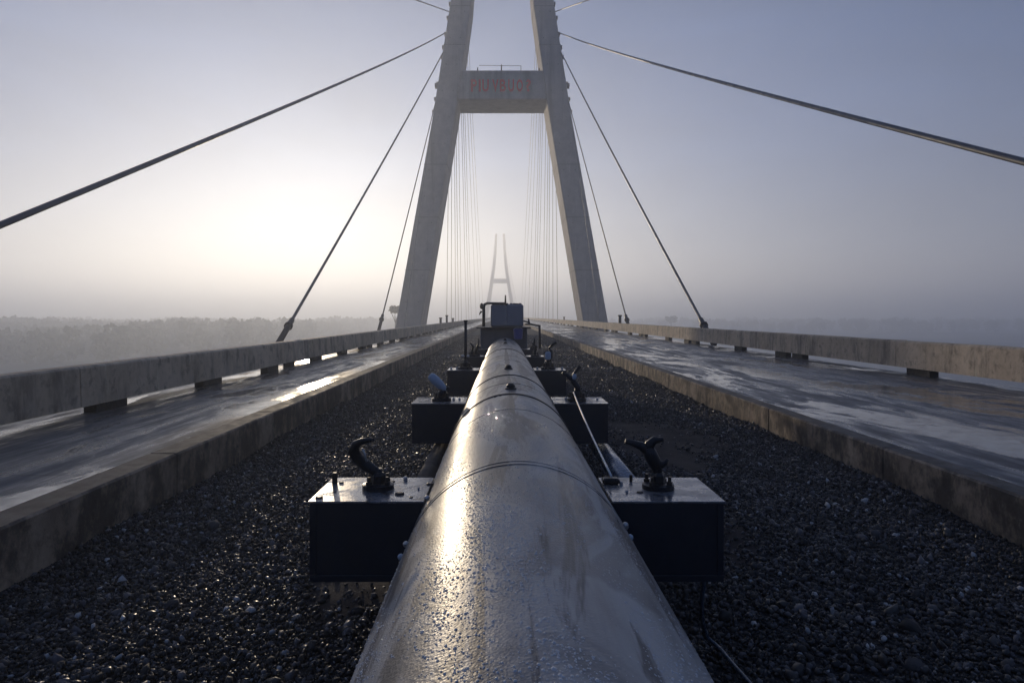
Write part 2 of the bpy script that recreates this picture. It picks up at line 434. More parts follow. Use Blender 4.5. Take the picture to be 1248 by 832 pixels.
for side, x_in, zt, zb, zr, start in ((-1, BL, -.725, -1.315, ROADZ, -2.2), (1, BR, -.585, -1.215, ROADZR, 4.5)):
    protoA = make_barrier(x_in, side, zt, zb, zr, 12.0, [(5.3, .8), (6.6, .9), (10.8, .9)] if side > 0 else [(.45, .85), (4.15, .9), (7.95, .85), (9.8, .45)])
    if side < 0:
        bl = [c for c in protoA.children if c.name.startswith('support_block')]
    k = 0; y = start-12 if side > 0 else start
    sd = 'left' if side < 0 else 'right'
    while y < YF-12:
        o = protoA if k == 0 else copy_tree(protoA)
        o.location = (0, y, 0)
        tag(o, f'{ordn(k)} weathered concrete barrier length counted from the camera along the {sd} roadway edge', 'barrier', f'concrete barriers along the {sd} edge of the deck')
        y += 12; k += 1

# ------------------------------------------------------------------ towers
ZT = [-22, -.8, 28.7, 44.9, 60, 77]
OUT = [18.8, 15.04, 9.8, 7.3, 5.8, 4.6]
INN = [15.0, 11.5, 6.65, 4.37, 3.2, 2.5]
TH = [8.2, 7.6, 7.2, 6.0, 5.2, 4.4]
def lerp(z, T): return float(np.interp(z, ZT, T))
TY = 97.0
def tower(y0, lettered, label):
    root = empty('bridge_tower', (0, y0, 0), label=label, cat='bridge tower', group='concrete towers of the cable bridge')
    zs = sorted(set([-22, -12, -5, -.8, 5, 12, 20, 28.7, 31, 35, 40, 44.9, 52, 60, 70, 77]))
    for sx in (-1, 1):
        b = MB(); b.local = True; vs = []; fs = []
        for z in zs:
            o_, i_, t_ = lerp(z, OUT), lerp(z, INN), lerp(z, TH); c = .12
            pr = [(i_+c, 0), (o_-c, 0), (o_, c), (o_, t_-c), (o_-c, t_), (i_+c, t_), (i_, t_-c), (i_, c)]
            if sx < 0: pr = [(-x, y) for x, y in pr][::-1]
            vs += [(x, y, z) for x, y in pr]
        for i in range(len(zs)-1):
            for q in range(8): fs.append((i*8+q, i*8+(q+1) % 8, (i+1)*8+(q+1) % 8, (i+1)*8+q))
        fs.append(tuple(range((len(zs)-1)*8, len(zs)*8))); b.add(vs, fs)
        leg = b.build('tower_leg', 'tower_concrete', root)
        # horizontal pour joints stand 3 cm proud
        j = MB(); j.local = True
        for z in (6.5, 14, 21.5, 38.5, 44, 50, 56, 62, 68):
            o_, i_, t_ = lerp(z, OUT)+.03, lerp(z, INN)-.03, lerp(z, TH)+.03
            a, c = (i_, o_) if sx > 0 else (-o_, -i_)
            j.box(a, c, -.03, t_, z, z+.07)
        for z in np.arange(2, 60, 3.75):
            for fr in (.25, .75):
                x = lerp(z, INN)+(lerp(z, OUT)-lerp(z, INN))*fr; x *= sx
                j.box(x-.07, x+.07, -.015, .02, z-.07, z+.07)
        j.build('pour_joint', 'deck_concrete', leg)
    b = MB(); b.local = True; b.box(-6.6, 6.6, .35, 7.3, 30.9, 35.0, 0, None, .1); cb = b.build('crossbeam', 'tower_concrete', root)
    b = MB(); b.local = True; b.box(-13.9, 13.9, .5, 7.0, -9.5, -5.45); b.build('crossbeam', 'tower_concrete', root)
    b = MB(); b.local = True; b.box(-20.5, 20.5, -2.5, 11, -24, -20, 0, None, .3); b.build('pile_cap', 'tower_concrete', root)
    # anchor housings along the outer faces
    for sx in (-1, 1):
        for z in ((29.2, 31, 33.2, 37, 38.4, 40.3, 42.6, 44.6, 46.5, 49, 52, 56, 60) if lettered else (33, 40, 48)):
            o_ = lerp(z, OUT); b = MB(); b.local = True
            a, c = sorted((sx*(o_-.1), sx*(o_+.28)))
            b.box(a, c, .35, 1.15, z-.25, z+.2, 0, None, .05); b.build('anchor_housing', 'deck_concrete', root)
        if lettered:
            b = MB(); b.local = True; a, c = sorted((sx*8.9, sx*9.62)); b.box(a, c, .3, 1.2, 32.6, 33.2, 0, None, .06); b.build('bracket', 'deck_concrete', root)
    if lettered:
        g = MB(); g.local = True
        for x, h in ((-3.5, .55), (-.1, .95), (5.3, .5), (-6.0, .8)): g.tube([(x, .8, 34.9), (x, .8, 35.0+h)], .09, 8)
        g.tube([(-3.3, .8, 35.85), (2.7, .8, 35.8)], .035, 6); g.tube([(2.7, .8, 34.9), (2.7, .8, 35.8)], .05, 6)
        g.tube([(-.1, .8, 34.9), (-.1, .8, 36.0)], .04, 6)
        g.build('railing', 'anchor_steel', cb)
        # painted letters: built from the built-in font, made into thin mesh
        letters = [('P', -4.45, .85), ('I', -3.35, .3), ('U', -2.85, .95), ('V', -1.45, .95), ('B', -.35, .9), ('U', .85, .85), ('O', 2.05, .9), ('?', 3.4, .7)]
        mv = []; mf = []
        for ch, x, w in letters:
            cu = bpy.data.curves.new('lettering', 'FONT'); cu.body = ch; cu.extrude = .02; cu.offset = .032
            tmp = bpy.data.objects.new('lettering', cu); COL.objects.link(tmp); bpy.context.view_layer.update()
            me = bpy.data.meshes.new_from_object(tmp.evaluated_get(bpy.context.evaluated_depsgraph_get()))
            vs = np.array([v.co[:] for v in me.vertices]); lo = vs.min(0); hi = vs.max(0)
            vs[:, 0] = (vs[:, 0]-lo[0])/(hi[0]-lo[0])*w+x; vs[:, 1] = (vs[:, 1]-lo[1])/(hi[1]-lo[1])*1.75
            o = len(mv); mv += [(v[0], .35-.024+v[2], 31.95+v[1]) for v in vs]; mf += [tuple(i+o for i in p.vertices) for p in me.polygons]
            bpy.data.objects.remove(tmp); bpy.data.meshes.remove(me); bpy.data.curves.remove(cu)
        b = MB(); b.local = True; b.add(mv, mf); b.build('lettering', 'sign_paint', cb)
    return root
tower(TY, True, 'near concrete bridge tower with red lettering on its crossbeam')
t2 = tower(640.0, False, 'far concrete bridge tower fading into fog at the end of the deck'); t2.location.x = -2.0

# ------------------------------------------------------------------ stay cables
def cable(side, anchorY, top, label, group, xa=10.5, za=-1.3, r_=.065, sag=.0, sleeve=True):
    a = Vector((side*xa, anchorY, za)); tpt = Vector(top)
    root = empty('stay_cable', a, label=label, cat='cable', group=group)
    n = 28; pts = []
    for i in range(n+1):
        s = i/n; p = a.lerp(tpt, s); p.z -= sag*4*s*(1-s); pts.append(p)
    MB().tube(pts, r_, 10, cap=False).build('cable', 'cable_sheath', root)
    if sleeve:
        d = (pts[1]-pts[0]).normalized()
        MB().tube([a-d*.2, a+d*2.2, a+d*2.35], [.15, .13, .075], 12).build('sleeve', 'anchor_steel', root)
        MB().tube([a+d*1.55, a+d*1.68], .21, 14).build('collar', 'anchor_steel', root)
    x0 = (-6.6 if side < 0 else 9.95)
    lo, hi = sorted((x0, side*(xa+.35)))
    MB().box(lo, hi, anchorY-.35, anchorY+.35, za-.75, za-.2, 0, None, .04).build('anchor_block', 'deck_concrete', root)
GA = 'stay cables between the near tower and the deck in front of it'
def wx(z): return lerp(z, OUT)-.05
for side in (-1, 1):
    sd = 'left' if side < 0 else 'right'
    near = [(-12.0, 43.3, .065, .0, 'topmost side-span stay cable leaving the near tower over the camera on the {}'),
            (6.9 if side < 0 else 3.3, 40.4, .075, .40, 'thick stay cable sweeping low and close overhead on the {}'),
            (32.0 if side < 0 else 34.0, 37.6, .08, .25, 'stay cable coming down behind the {} barrier nearest the camera'),
            (58.0 if side < 0 else 56.0, 30.6, .06, .1, 'steep thin stay cable landing just before the {} tower leg'),
            (73.0, 26.5, .035, .05, 'thinnest and steepest stay cable crossing the {} tower leg')]
    for aY, z, r_, sag, lb in near:
        cable(side, aY, (side*wx(z), TY+.3, z), lb.format(sd), GA, r_=r_, sag=sag, sleeve=r_ > .05)
GB = 'stay cables of the main span behind the near tower'
for side in (-1, 1):
    sd = 'left' if side < 0 else 'right'
    for k, (aY, z) in enumerate(((129, 36), (141, 38), (154, 40), (164, 41), (176, 43), (200, 45), (216, 46.5), (233, 48), (277, 49.5), (330, 51), (385, 52.5))):
        cable(side, aY, (side*(lerp(z, OUT)-.9), TY+4.4, z), f'{ordn(k)} main-span stay cable beyond the near tower on the {sd}', GB, r_=.04, sleeve=False)
GC = 'stay cables of the far tower'
for side in (-1, 1):
    sd = 'left' if side < 0 else 'right'
    for k, (aY, z) in enumerate(((610, 42), (570, 50), (530, 56), (490, 62), (450, 68), (415, 74))):
        cable(side, aY, (side*(lerp(z, OUT)-1.2)-2.0, 642, z), f'{ordn(k)} faint stay cable counted from the far tower on the {sd}', GC, r_=.07, sleeve=False)

# ------------------------------------------------------------------ pipe
CX, CZ, PR = .073, -1.117, .497
pipe = empty('water_pipe', (CX, 0, CZ), label='long wet grey steel pipe running down the middle of the deck', cat='pipe')
n = 160; vs = []; fs = []; ysr = list(np.linspace(-9, 19.2, 48))
for y in ysr:
    for q in range(n):
        w = 2*math.pi*q/n; vs.append((CX+PR*math.sin(w), y, CZ+PR*math.cos(w)))
for i in range(len(ysr)-1):
    for q in range(n): fs.append((i*n+q, i*n+(q+1) % n, (i+1)*n+(q+1) % n, (i+1)*n+q))
MB().add(vs, fs, 0, True).build('pipe_shell', 'pipe_steel', pipe)
def band(y, half, h, name, mat, prof=None):
    b = MB(); vs = []; fs = []; pr = prof or [(-half, -.002), (-half, h*.8), (-half*.6, h), (half*.6, h), (half, h*.8), (half, -.002)]
    k = len(pr); N = 160
    for q in range(N):
        w = 2*math.pi*q/N
        for dy, dr in pr: vs.append((CX+(PR+dr)*math.sin(w), y+dy, CZ+(PR+dr)*math.cos(w)))
    for q in range(N):
        for i in range(k-1): fs.append((q*k+i, q*k+i+1, ((q+1) % N)*k+i+1, ((q+1) % N)*k+i))
    b.add(vs, fs, 0, True); return b.build(name, mat, pipe)
tag(band(2.86, .007, .003, 'weld_seam', 'pipe_steel'), 'thin raised weld seam nearest the camera')
band(2.92, .004, .002, 'weld_seam', 'pipe_steel')
for y, hw in ((5.43, .032), (7.17, .024), (12.9, .06)): band(y, hw, .008, 'strap', 'strap')
for y in (4.55, 6.3, 9.6, 10.8, 14.6, 16.2): band(y, .006, .0025, 'weld_seam', 'pipe_steel')
# low stud plates on the crown
for y, s in ((5.8, .05), (8.0, .05), (15.2, .05), (17.2, .05)):
    b = MB(); b.lathe((CX, y, CZ+PR-.004), [(s, 0), (s, .012), (s*.75, .02), (s*.75, .035), (s*.5, .05), (s*.3, .055)], 14); b.build('stud', 'strap', pipe)
# run-off grime below the studs, thin films 1 mm proud of the crown
def film(y0, y1, wid):
    b = MB(); vs = []; fs = []; nn = 14
    for i in range(nn+1):
        y = y0+(y1-y0)*i/nn
        e = wid*(.55+.45*math.sin(math.pi*min(1, i/nn*1.2))) * (1+.25*math.sin(i*2.7))
        for q in range(5):
            w = (-e+2*e*q/4)/PR-.012; vs.append((CX+(PR+.0012)*math.sin(w), y, CZ+(PR+.0012)*math.cos(w)))
    for i in range(nn):
        for q in range(4): fs.append((i*5+q, i*5+q+1, (i+1)*5+q+1, (i+1)*5+q))
    b.add(vs, fs, 0, True); b.build('grime_streak', 'grime', pipe)
t = NT('grime'); M['grime'] = t.set(t.mix(t.noise(20, 4), (.03, .026, .028), (.07, .06, .06)), .45, .3)
film(4.35, 5.36, .022); film(6.0, 7.05, .02); film(8.1, 12.8, .035)
# union bolts at the seam ends
for (x, y, z, m) in ((-.386, 2.74, -.915, 'worn_bolt'), (-.398, 2.68, -.945, 'paddle_blue'), (.498, 2.76, -.845, 'worn_bolt'), (.506, 2.70, -.875, 'paddle_blue'), (.51, 2.82, -.87, 'worn_bolt'), (-.33, 3.0, -.80, 'worn_bolt')):
    MB().sphere((x, y, z), .013, 10, 7).build('seam_bolt', m, pipe)
# beads of water
N = 60000
y = 1.05+rng.uniform(0, 1, N)**1.6*4.0; ph = rng.normal(-.12, .62, N)
dens = .5+.5*np.sin(ph*5.1+np.sin(y*1.9)*1.2)*np.sin(y*2.6+ph*2.0); dens = np.clip(dens+.25*np.sin(ph*13+y*5), 0.04, 1)
k = (rng.uniform(0, 1, N) < dens**1.6) & (np.abs(ph) < 1.35); y, ph = y[k], ph[k]; n_ = len(y)
rd = rng.uniform(.0011, .0024, n_)*np.exp(rng.normal(0, .35, n_)); rd = np.clip(rd, .0008, .0055)
m_ = 6; hv = [(0, 0, .52)]
for a, zz in ((.62, .38), (1.0, 0.0)):
    for q in range(m_): hv.append((a*math.cos(2*math.pi*q/m_), a*math.sin(2*math.pi*q/m_), zz))
hf = [(0, 1+q, 1+(q+1) % m_) for q in range(m_)]
for q in range(m_):
    a, b_, c_, d_ = 1+q, 1+(q+1) % m_, 1+m_+(q+1) % m_, 1+m_+q; hf += [(a, d_, c_), (a, c_, b_)]
hv = np.array(hv); hf = np.array(hf)
vv = np.repeat(hv[None], n_, 0)*rd[:, None, None]
vv[:, :, 1] *= rng.uniform(.9, 1.5, n_)[:, None]
sn, cs = np.sin(ph)[:, None], np.cos(ph)[:, None]
x3 = sn*(PR+vv[:, :, 2])+cs*vv[:, :, 0]; z3 = cs*(PR+vv[:, :, 2])-sn*vv[:, :, 0]; y3 = y[:, None]+vv[:, :, 1]
vv = np.stack([x3, y3, z3], 2).reshape(-1, 3); ff = (hf[None]+(np.arange(n_)*len(hv))[:, None, None]).reshape(-1, 3)
o = np_mesh('water_beads', vv, ff, 'droplet', True); o.parent = pipe; o['kind'] = 'stuff'

# ------------------------------------------------------------------ pipe supports
def arc(za, zb, side, n=12, gap=.004):
    """points on the pipe's flank between two heights"""
    pts = []
    for i in range(n+1):
        z = za+(zb-za)*i/n; dz = z-CZ; d = math.sqrt(max(0, (PR+gap)**2-dz*dz)); pts.append((CX+side*d, z))
    return pts
def hook_base(root, x, y, z, s, lugs=True, name='hook'):
    b = MB(); b.lathe((x, y, z), [(.078*s, 0), (.078*s, .022*s), (.06*s, .028*s)], 20)
    b.lathe((x, y, z+.02*s), [(.036*s, 0), (.036*s, .045*s), (.028*s, .06*s)], 6)
    b.tube([(x, y, z+.02*s), (x, y, z+.1*s)], .02*s, 10)
    h = b.build(name, 'hook_iron', root)
    for k in range(4):
        w = math.pi/4+k*math.pi/2+.12; c = MB(); cx_, cy_ = x+.062*s*math.cos(w), y+.055*s*math.sin(w)
        c.lathe((cx_, cy_, z+.02*s), [(.015*s, 0), (.015*s, .02*s), (.009*s, .022*s), (.009*s, .045*s)], 6); c.build('bolt', 'bolt', h)
    return h
def support(Y, d, xl, xr, zt, zb, label, i):
    label = label.replace(' from the camera', '')
    root = empty('pipe_support', (CX, Y, -1.75), label=label, cat='pipe support', group='steel cross supports under the pipe')
    for side, xe, w in ((-1, xl, 'left'), (1, xr, 'right')):
        poly = [(xe, zt), (xe, zb)]+arc(zb, zt-.0, side) if side < 0 else None
        if side < 0: poly = [(xe, zb)]+arc(zb, zt, -1)+[(xe, zt)]
        else: poly = arc(zt, zb, 1)+[(xe, zb), (xe, zt)]
        b = MB(); b.prism(poly, Y, Y+d, 0)
        bo = b.build('box_beam', 'beam_paint', root)
        # lid plate
        cx_ = CX+side*math.sqrt((PR+.006)**2-(zt-CZ)**2); a, c = sorted((xe-side*-.006*1.0, cx_)); a, c = (xe-.008, cx_) if side < 0 else (cx_, xe+.008)
        l = MB(); l.box(a, c, Y-.008, Y+d+.008, zt, zt+.010, 0, None, .002); l.build('lid_plate', 'beam_top', bo)
        x0_, x1_ = sorted((xe, CX+side*.46)); x2_, x3_ = sorted((xe, xe-side*.03))
        MB().box(x0_, x1_, Y-.006, Y-.0005, zb, zb+.03, 0, None, .002).box(x2_, x3_, Y-.006, Y-.0005, zb+.031, zt-.002, 0, None, .002).build('edge_plate', 'beam_paint', bo)
    # saddle plinth
    pl = MB(); hw = .40
    poly = [(CX-hw, -1.84), (CX+hw, -1.84)]
    zz_ = lambda x: CZ-math.sqrt((PR+.005)**2-(x-CX)**2)
    xs_ = np.linspace(hw*.95, -hw*.95, 14); poly += [(CX+hw, zz_(CX+hw*.95))]+[(CX+x, zz_(CX+x)) for x in xs_]+[(CX-hw, zz_(CX-hw*.95))]
    pl.prism(poly, Y+.04, Y+d-.04); pl.build('plinth', 'plinth_concrete', root)
    return root
ZT_ = -.85
SUP = [(3.14, .45, -.885, 1.018, -1.22), (6.65, .5, -.88, 1.03, -1.24), (10.7, .5, -.86, 1.0, -1.24), (14.3, .5, -.74, .88, -1.2), (17.4, .5, -.72, .84, -1.2)]
S = [support(Y, d, xl, xr, ZT_-.01, zb, f'{ordn(i)} dark steel pipe support from the camera'+(', nearest, with a curved horn hook and a forked hook', ', with a pale blue paddle and rope tied on the right', ', with a tall post on its left arm', ', between the tall post and the cabinet', ', farthest, just before the blue cabinet')[i], i) for i, (Y, d, xl, xr, zb) in enumerate(SUP)]
# support 1, left horn hook
y0 = 3.37
c = P(461, 595, y0); h = hook_base(S[0], c.x, y0, ZT_, 1.0)
hp = [P(461, 583, y0), P(457, 574, y0), P(446, 567, y0), P(436, 558, y0), P(431, 549, y0-.02), P(434, 541, y0-.03), P(443, 537, y0-.05), P(455, 536, y0-.08)]
MB().tube(hp, [.018, .026, .030, .031, .030, .022, .016, .008], 12).build('horn', 'hook_iron', h)
MB().sphere(P(461, 577, y0), .019, 10, 8).build('pin_head', 'worn_bolt', h)
MB().tube([P(447, 562, y0-.03), P(444, 552, y0-.03), P(441, 546, y0-.03)], .006, 8).build('latch', 'worn_bolt', h)
# small fittings on the lid
def lidthing(px, py, kind, root=S[0], sc=1.0):
    Yd = -(ZT_)*F/(py-385); c = P(px, py, Yd); c.z = ZT_
    b = MB()
    if kind == 'peg': b.lathe(c, [(.014*sc, 0), (.014*sc, .05*sc), (.01*sc, .056*sc)], 10); b.build('peg', 'bolt', root)
    if kind == 'disc': b.lathe(c, [(.019*sc, -.001), (.017*sc, .006*sc), (.012*sc, .008*sc)], 12); b.build('lid_bolt', 'bolt', root)
    if kind == 'nut': b.lathe(c, [(.011*sc, 0), (.011*sc, .014*sc), (.006*sc, .02*sc)], 6); b.build('lid_bolt', 'worn_bolt', root)
for px, py, kd, s in ((408, 589, 'peg', 1), (389, 606.5, 'disc', 1), (416, 588, 'disc', .7), (487, 602, 'disc', 1.25), (501, 606, 'disc', .5), (494, 585, 'nut', 1), (524, 590, 'disc', 1), (478, 587, 'disc', .8), (510, 596, 'nut', .5)): lidthing(px, py, kd, S[0], s)
for px, py, kd, s in ((757, 590, 'nut', .8), (769, 586, 'peg', .6), (852, 578, 'disc', .7), (780, 600, 'disc', .9), (764, 600, 'nut', .6)): lidthing(px, py, kd, S[0], s)
b = MB(); c = P(742, 588, 3.48); b.box(c.x-.035, c.x+.05, 3.44, 3.50, ZT_, ZT_+.03, 0, None, .008); b.build('cleat', 'hook_iron', S[0])
# support 1, right forked hook
c = P(802, 591, y0); h = hook_base(S[0], c.x, y0, ZT_, 1.0)
MB().tube([P(802, 583, y0), P(801, 572, y0), P(797, 562, y0), P(792, 552, y0), P(789, 545, y0)], [.02, .026, .034, .034, .028], 12).build('fork_stem', 'hook_iron', h)
MB().tube([P(791, 551, y0), P(781, 543, y0), P(772, 540, y0), P(762, 537, y0)], [.028, .022, .017, .011], 10).build('fork_arm', 'hook_iron', h)
MB().tube([P(790, 550, y0), P(792, 541, y0), P(798, 536, y0), P(808, 535, y0)], [.028, .025, .02, .012], 10).build('fork_arm', 'hook_iron', h)
MB().tube([P(797, 560, y0), P(801, 565, y0), P(806, 566, y0), P(811, 564, y0), P(814, 559, y0)], [.03, .027, .021, .014, .008], 10).build('fork_arm', 'hook_iron', h)
# support 2: pale blue paddle, right V hook
y0 = 6.85
c = P(538, 490, y0); h = hook_base(S[1], c.x, y0, ZT_, 1.25)
a, b_ = P(524, 457, y0), P(543, 475, y0); d = (b_-a)
MB().tube([a-d*.02, a+d*.1, a+d*.35, a+d*.7, a+d*.95, b_+d*.05], [.028, .043, .048, .042, .028, .012], 16, 0, True, 1.0).build('paddle', 'paddle_blue', h)
MB().tube([P(538, 485, y0), P(541, 478, y0), P(542, 473, y0)], [.03, .024, .02], 8).build('paddle_arm', 'hook_iron', h)
MB().tube([P(543, 474, y0), P(547, 471, y0)], [.02, .012], 8).build('handle', 'hook_iron', h)
c = P(703, 490, y0); h = hook_base(S[1], c.x, y0, ZT_, 1.25)
MB().tube([P(705, 485, y0), P(704, 472, y0), P(698, 463, y0), P(691, 457, y0), P(685, 454, y0)], [.03, .032, .028, .018, .01], 10).build('fork_arm', 'hook_iron', h)
MB().tube([P(697, 462, y0), P(701, 454, y0), P(707, 446, y0)], [.022, .016, .02], 10).build('fork_arm', 'hook_iron', h)
MB().sphere(P(700, 459, y0-.04), .03, 10, 8, (.8, .5, 1)).build('pulley', 'paddle_blue', h)
for px, s in ((553, 1.2), (560, 1.0), (549, .8)): lidthing(px, 487, 'nut', S[1], s)
for px, s in ((690, 1.2), (697, 1.2), (713, 1.2), (728, 1.0)): lidthing(px, 487, 'nut', S[1], s)
# support 3: tall post left, cradle right
y0 = 10.95
c = P(567, 448, y0); h = hook_base(S[2], c.x, y0, ZT_, 1.5, name='post')
MB().tube([P(567.5, 446, y0), P(567.5, 391, y0)], .024, 10).build('tall_post', 'dark_pipe', h)
MB().tube([P(567.5, 392, y0), P(567.5, 390, y0)], .034, 10).build('post_cap', 'dark_pipe', h)
MB().tube([P(562, 434, y0), P(572, 434, y0)], .02, 8).build('cross_arm', 'worn_bolt', h)
c = P(668, 447, y0); h = hook_base(S[2], c.x, y0, ZT_, 1.5)
MB().tube([P(668, 443, y0), P(671, 434, y0), P(672, 428, y0), P(669, 424, y0)], [.04, .035, .025, .018], 10).build('fork_arm', 'hook_iron', h)
MB().tube([P(669, 425, y0), P(673, 420, y0), P(678, 417, y0)], [.018, .02, .024], 8).build('fork_arm', 'hook_iron', h)
MB().tube([P(668, 428, y0), P(662, 430, y0)], [.022, .012], 8).build('fork_arm', 'hook_iron', h)
MB().box(P(664, 0, y0).x, P(671, 0, y0).x, y0-.1, y0-.05, P(0, 438, y0).z, P(0, 428, y0).z, 0, None, .02).build('pulley', 'paddle_blue', h)
for px in (655, 661, 676, 685, 550, 557, 575): lidthing(px, 449.5, 'nut', S[2], 1.6)
# supports 4 and 5: small rods and nuts
for Sx, y0, pxs in ((S[3], 14.5, (575, 580, 652)), (S[4], 17.6, (582, 650))):
    for px in pxs:
        x = (px-612)*y0/F; h = hook_base(Sx, x, y0, ZT_, 1.2)
        MB().tube([(x, y0, ZT_+.08), (x+.03, y0, ZT_+.2), (x+random.uniform(-.1, .1), y0, ZT_+.28)], [.03, .025, .015], 8).build('horn', 'hook_iron', h)
MB().tube([P(658, 425, 17.5), P(657.5, 396, 17.5)], .03, 10).build('tall_post', 'dark_pipe', S[4])
MB().tube([P(657.5, 397, 17.5), P(647, 395, 17.5), P(640, 395, 17.5)], .022, 8).build('cross_arm', 'dark_pipe', S[4])

# side conduits joining the supports
tag(MB().tube([(1.0, 3.95, -1.345), (1.0, 8.6, -1.345)], .088, 20).build('conduit', 'conduit'), 'pale blue conduit running under the right arms of the first two supports', 'conduit')
tag(MB().tube([(-.62, 3.95, -1.34), (-.62, 8.6, -1.34)], .08, 20).build('conduit', 'plinth_concrete'), 'rusty brown conduit running under the left arms of the first two supports', 'conduit')

# rope and hoses
pts = []; a, b_ = P(699, 478, 6.6), P(745, 580, 3.42)
for i in range(15): p = a.lerp(b_, i/14); p.z -= .02*math.sin(math.pi*i/14); pts.append(p)
tag(MB().tube(pts, .0065, 8).build('guy_rope', 'wire_white'), 'thin taut white rope tied between the right hooks of the first two supports', 'rope')
hz = lambda x, y: float(bedh(np.array(x), np.array(y)))
pts = [(1.0, 3.42, -1.235), (1.005, 3.40, -1.32), (1.0, 3.42, -1.42), (1.02, 3.48, -1.55), (1.07, 3.58, -1.68), (1.12, 3.62, -1.73), (1.14, 3.55, -1.735), (1.15, 3.42, -1.735), (1.17, 3.25, -1.735), (1.2, 3.0, -1.735), (1.25, 2.4, -1.74)]
tag(MB().tube(pts, .011, 8).build('hose', 'hose'), 'thin dark blue hose drooping from the right beam into the gravel', 'hose')

# ------------------------------------------------------------------ cabinet at the end of the pipe
y0 = 19.6; cab = empty('control_cabinet', (.1, y0, -1.8), label='blue-grey steel cabinet on a platform at the end of the pipe', cat='cabinet')
q = lambda px: (px-612)*y0/F
zq = lambda py: (385-py)*y0/F
cbd = MB().box(q(598), q(638), y0, y0+.9, zq(398), zq(371), 0, None, .035).build('cabinet_body', 'cabinet_paint', cab)
MB().box(q(600), q(617.5), y0-.012, y0-.001, zq(396.5), zq(373.5), 0, None, .004).build('cabinet_door', 'cabinet_paint', cbd)
MB().box(q(618.3), q(636), y0-.012, y0-.001, zq(396.5), zq(373.5), 0, None, .004).build('cabinet_door', 'cabinet_paint', cbd)
for px in (602, 606, 613, 618, 623, 627, 634):
    MB().lathe((q(px), y0+.35, zq(371)-.005), [(.05, 0), (.05, .03), (.03, .05)], 10).build('cap', 'stand_paint', cab)
MB().box(q(627), q(632), y0+.2, y0+.5, zq(371), zq(369.4), 0, None, .01).build('cap', 'dark_pipe', cab)
MB().box(q(581), q(646.5), y0-.35, y0+1.0, zq(400), zq(398.3), 0, None, .01).build('platform', 'dark_pipe', cab)
MB().box(q(587), q(641), y0-.1, y0+.9, -1.85, zq(400.1), 0, None, .03).build('stand', 'stand_paint', cab)
for px in (587, 600, 628, 641): MB().box(q(px)-.03, q(px)+.03, y0-.17, y0-.102, -1.85, zq(400.1), 0, None, .008).build('stand_rib', 'stand_paint', cab)
MB().tube([P(589.5, 398, y0), P(589.5, 375, y0), P(590.5, 371, y0), P(594, 369.5, y0), P(601, 369.5, y0), P(615, 369.7, y0), P(618, 371.5, y0)], [.045, .045, .042, .036, .032, .032, .03], 12).build('riser_pipe', 'dark_pipe', cab)
MB().sphere(P(587, 373, y0), .075, 10, 8, (.7, .7, 1.2)).build('valve', 'dark_pipe', cab)
MB().tube([P(587, 379, y0), P(584, 383, y0), P(584, 379, y0)], .028, 8).build('valve_handle', 'dark_pipe', cab)
MB().tube([P(616, 371, y0+.3), P(616, 359.5, y0+.3)], [.03, .018], 8).build('vent_rod', 'dark_pipe', cab)
MB().tube([P(638, 391, y0), P(645, 393, y0)], .022, 8).build('side_tap', 'dark_pipe', cab)
MB().tube([P(644, 388, y0), P(645, 395, y0)], [.015, .04], 8).build('valve_handle', 'dark_pipe', cab)
yb = 19.15; c = P(631.5, 413, yb)
bk = MB().lathe(c, [(.115, 0), (.135, .25), (.145, .26), (.145, .285), (.13, .285)], 18).build('bucket', 'bucket_blue'); tag(bk, 'dark blue plastic bucket hanging under the right side of the cabinet platform', 'bucket')
MB().tube([(c.x-.13, yb, c.z+.27), (c.x-.08, yb-.02, c.z+.31), (c.x, yb-.02, c.z+.325), (c.x+.08, yb-.02, c.z+.31), (c.x+.13, yb, c.z+.27)], .006, 6).build('bucket_handle', 'worn_bolt', bk)

# ------------------------------------------------------------------ small things along the far deck
def marker(px, Y, h, side, label):
    x = (px-612)*Y/F; zt = -.725 if side < 0 else -.585
    root = empty('marker_post', (x, Y, zt), label=label, cat='post', group='small posts on the barriers')
    MB().box(x-.11, x+.11, Y-.08, Y+.08, zt-.02, zt+h, 0, None, .02).build('post', 'marker', root)
    MB().box(x-.16, x+.16, Y-.1, Y+.1, zt+h, zt+h+.12, 0, None, .02).build('post_head', 'marker', root)
for px, h, k in ((537, .45, 'short dark post standing on the left barrier just past the tower leg'), (544.5, .7, 'taller dark post on the left barrier beside a small frame'), (552, .35, 'dark post farthest along the left barrier')):
    marker(px, 6.21*F/(612-px), h*1.0, -1, k)
x_ = -6.21
for px, h, k in ((687.5, .35, 'small dark post on the right barrier inside the tower leg'), (755.5, .55, 'small dark post on the right barrier outside the tower leg')):
    marker(px, 9.67*F/(px-612), h, 1, k)

# ------------------------------------------------------------------ river, banks and trees
b = MB(); b.add([(-1900, -900, -24), (1900, -900, -24), (1900, 2600, -24), (-1900, 2600, -24)], [(0, 1, 2, 3)]); tag(b.build('river', 'river_water'), kind='structure')
def bank(name, x0, x1, y0, y1, h):
    nx, ny = 50, 50; xs = np.linspace(x0, x1, nx); ys = np.linspace(y0, y1, ny); gx, gy = np.meshgrid(xs, ys)
    e = np.minimum(np.minimum((gx-x0), (x1-gx)), np.minimum((gy-y0), (y1-gy)))/60
    z = -25+np.clip(e, 0, 1)*(h+1.5*np.sin(gx*.02+gy*.013)+1.0*np.sin(gy*.05))
    V = np.stack([gx.ravel(), gy.ravel(), z.ravel()], 1)
    Fq = np.array([(i*nx+k, i*nx+k+1, (i+1)*nx+k+1, (i+1)*nx+k) for i in range(ny-1) for k in range(nx-1)])
    tag(np_mesh(name, V, Fq, 'bank_soil', True), kind='structure')
bank('river_bank', -1250, -70, 120, 1100, 4)
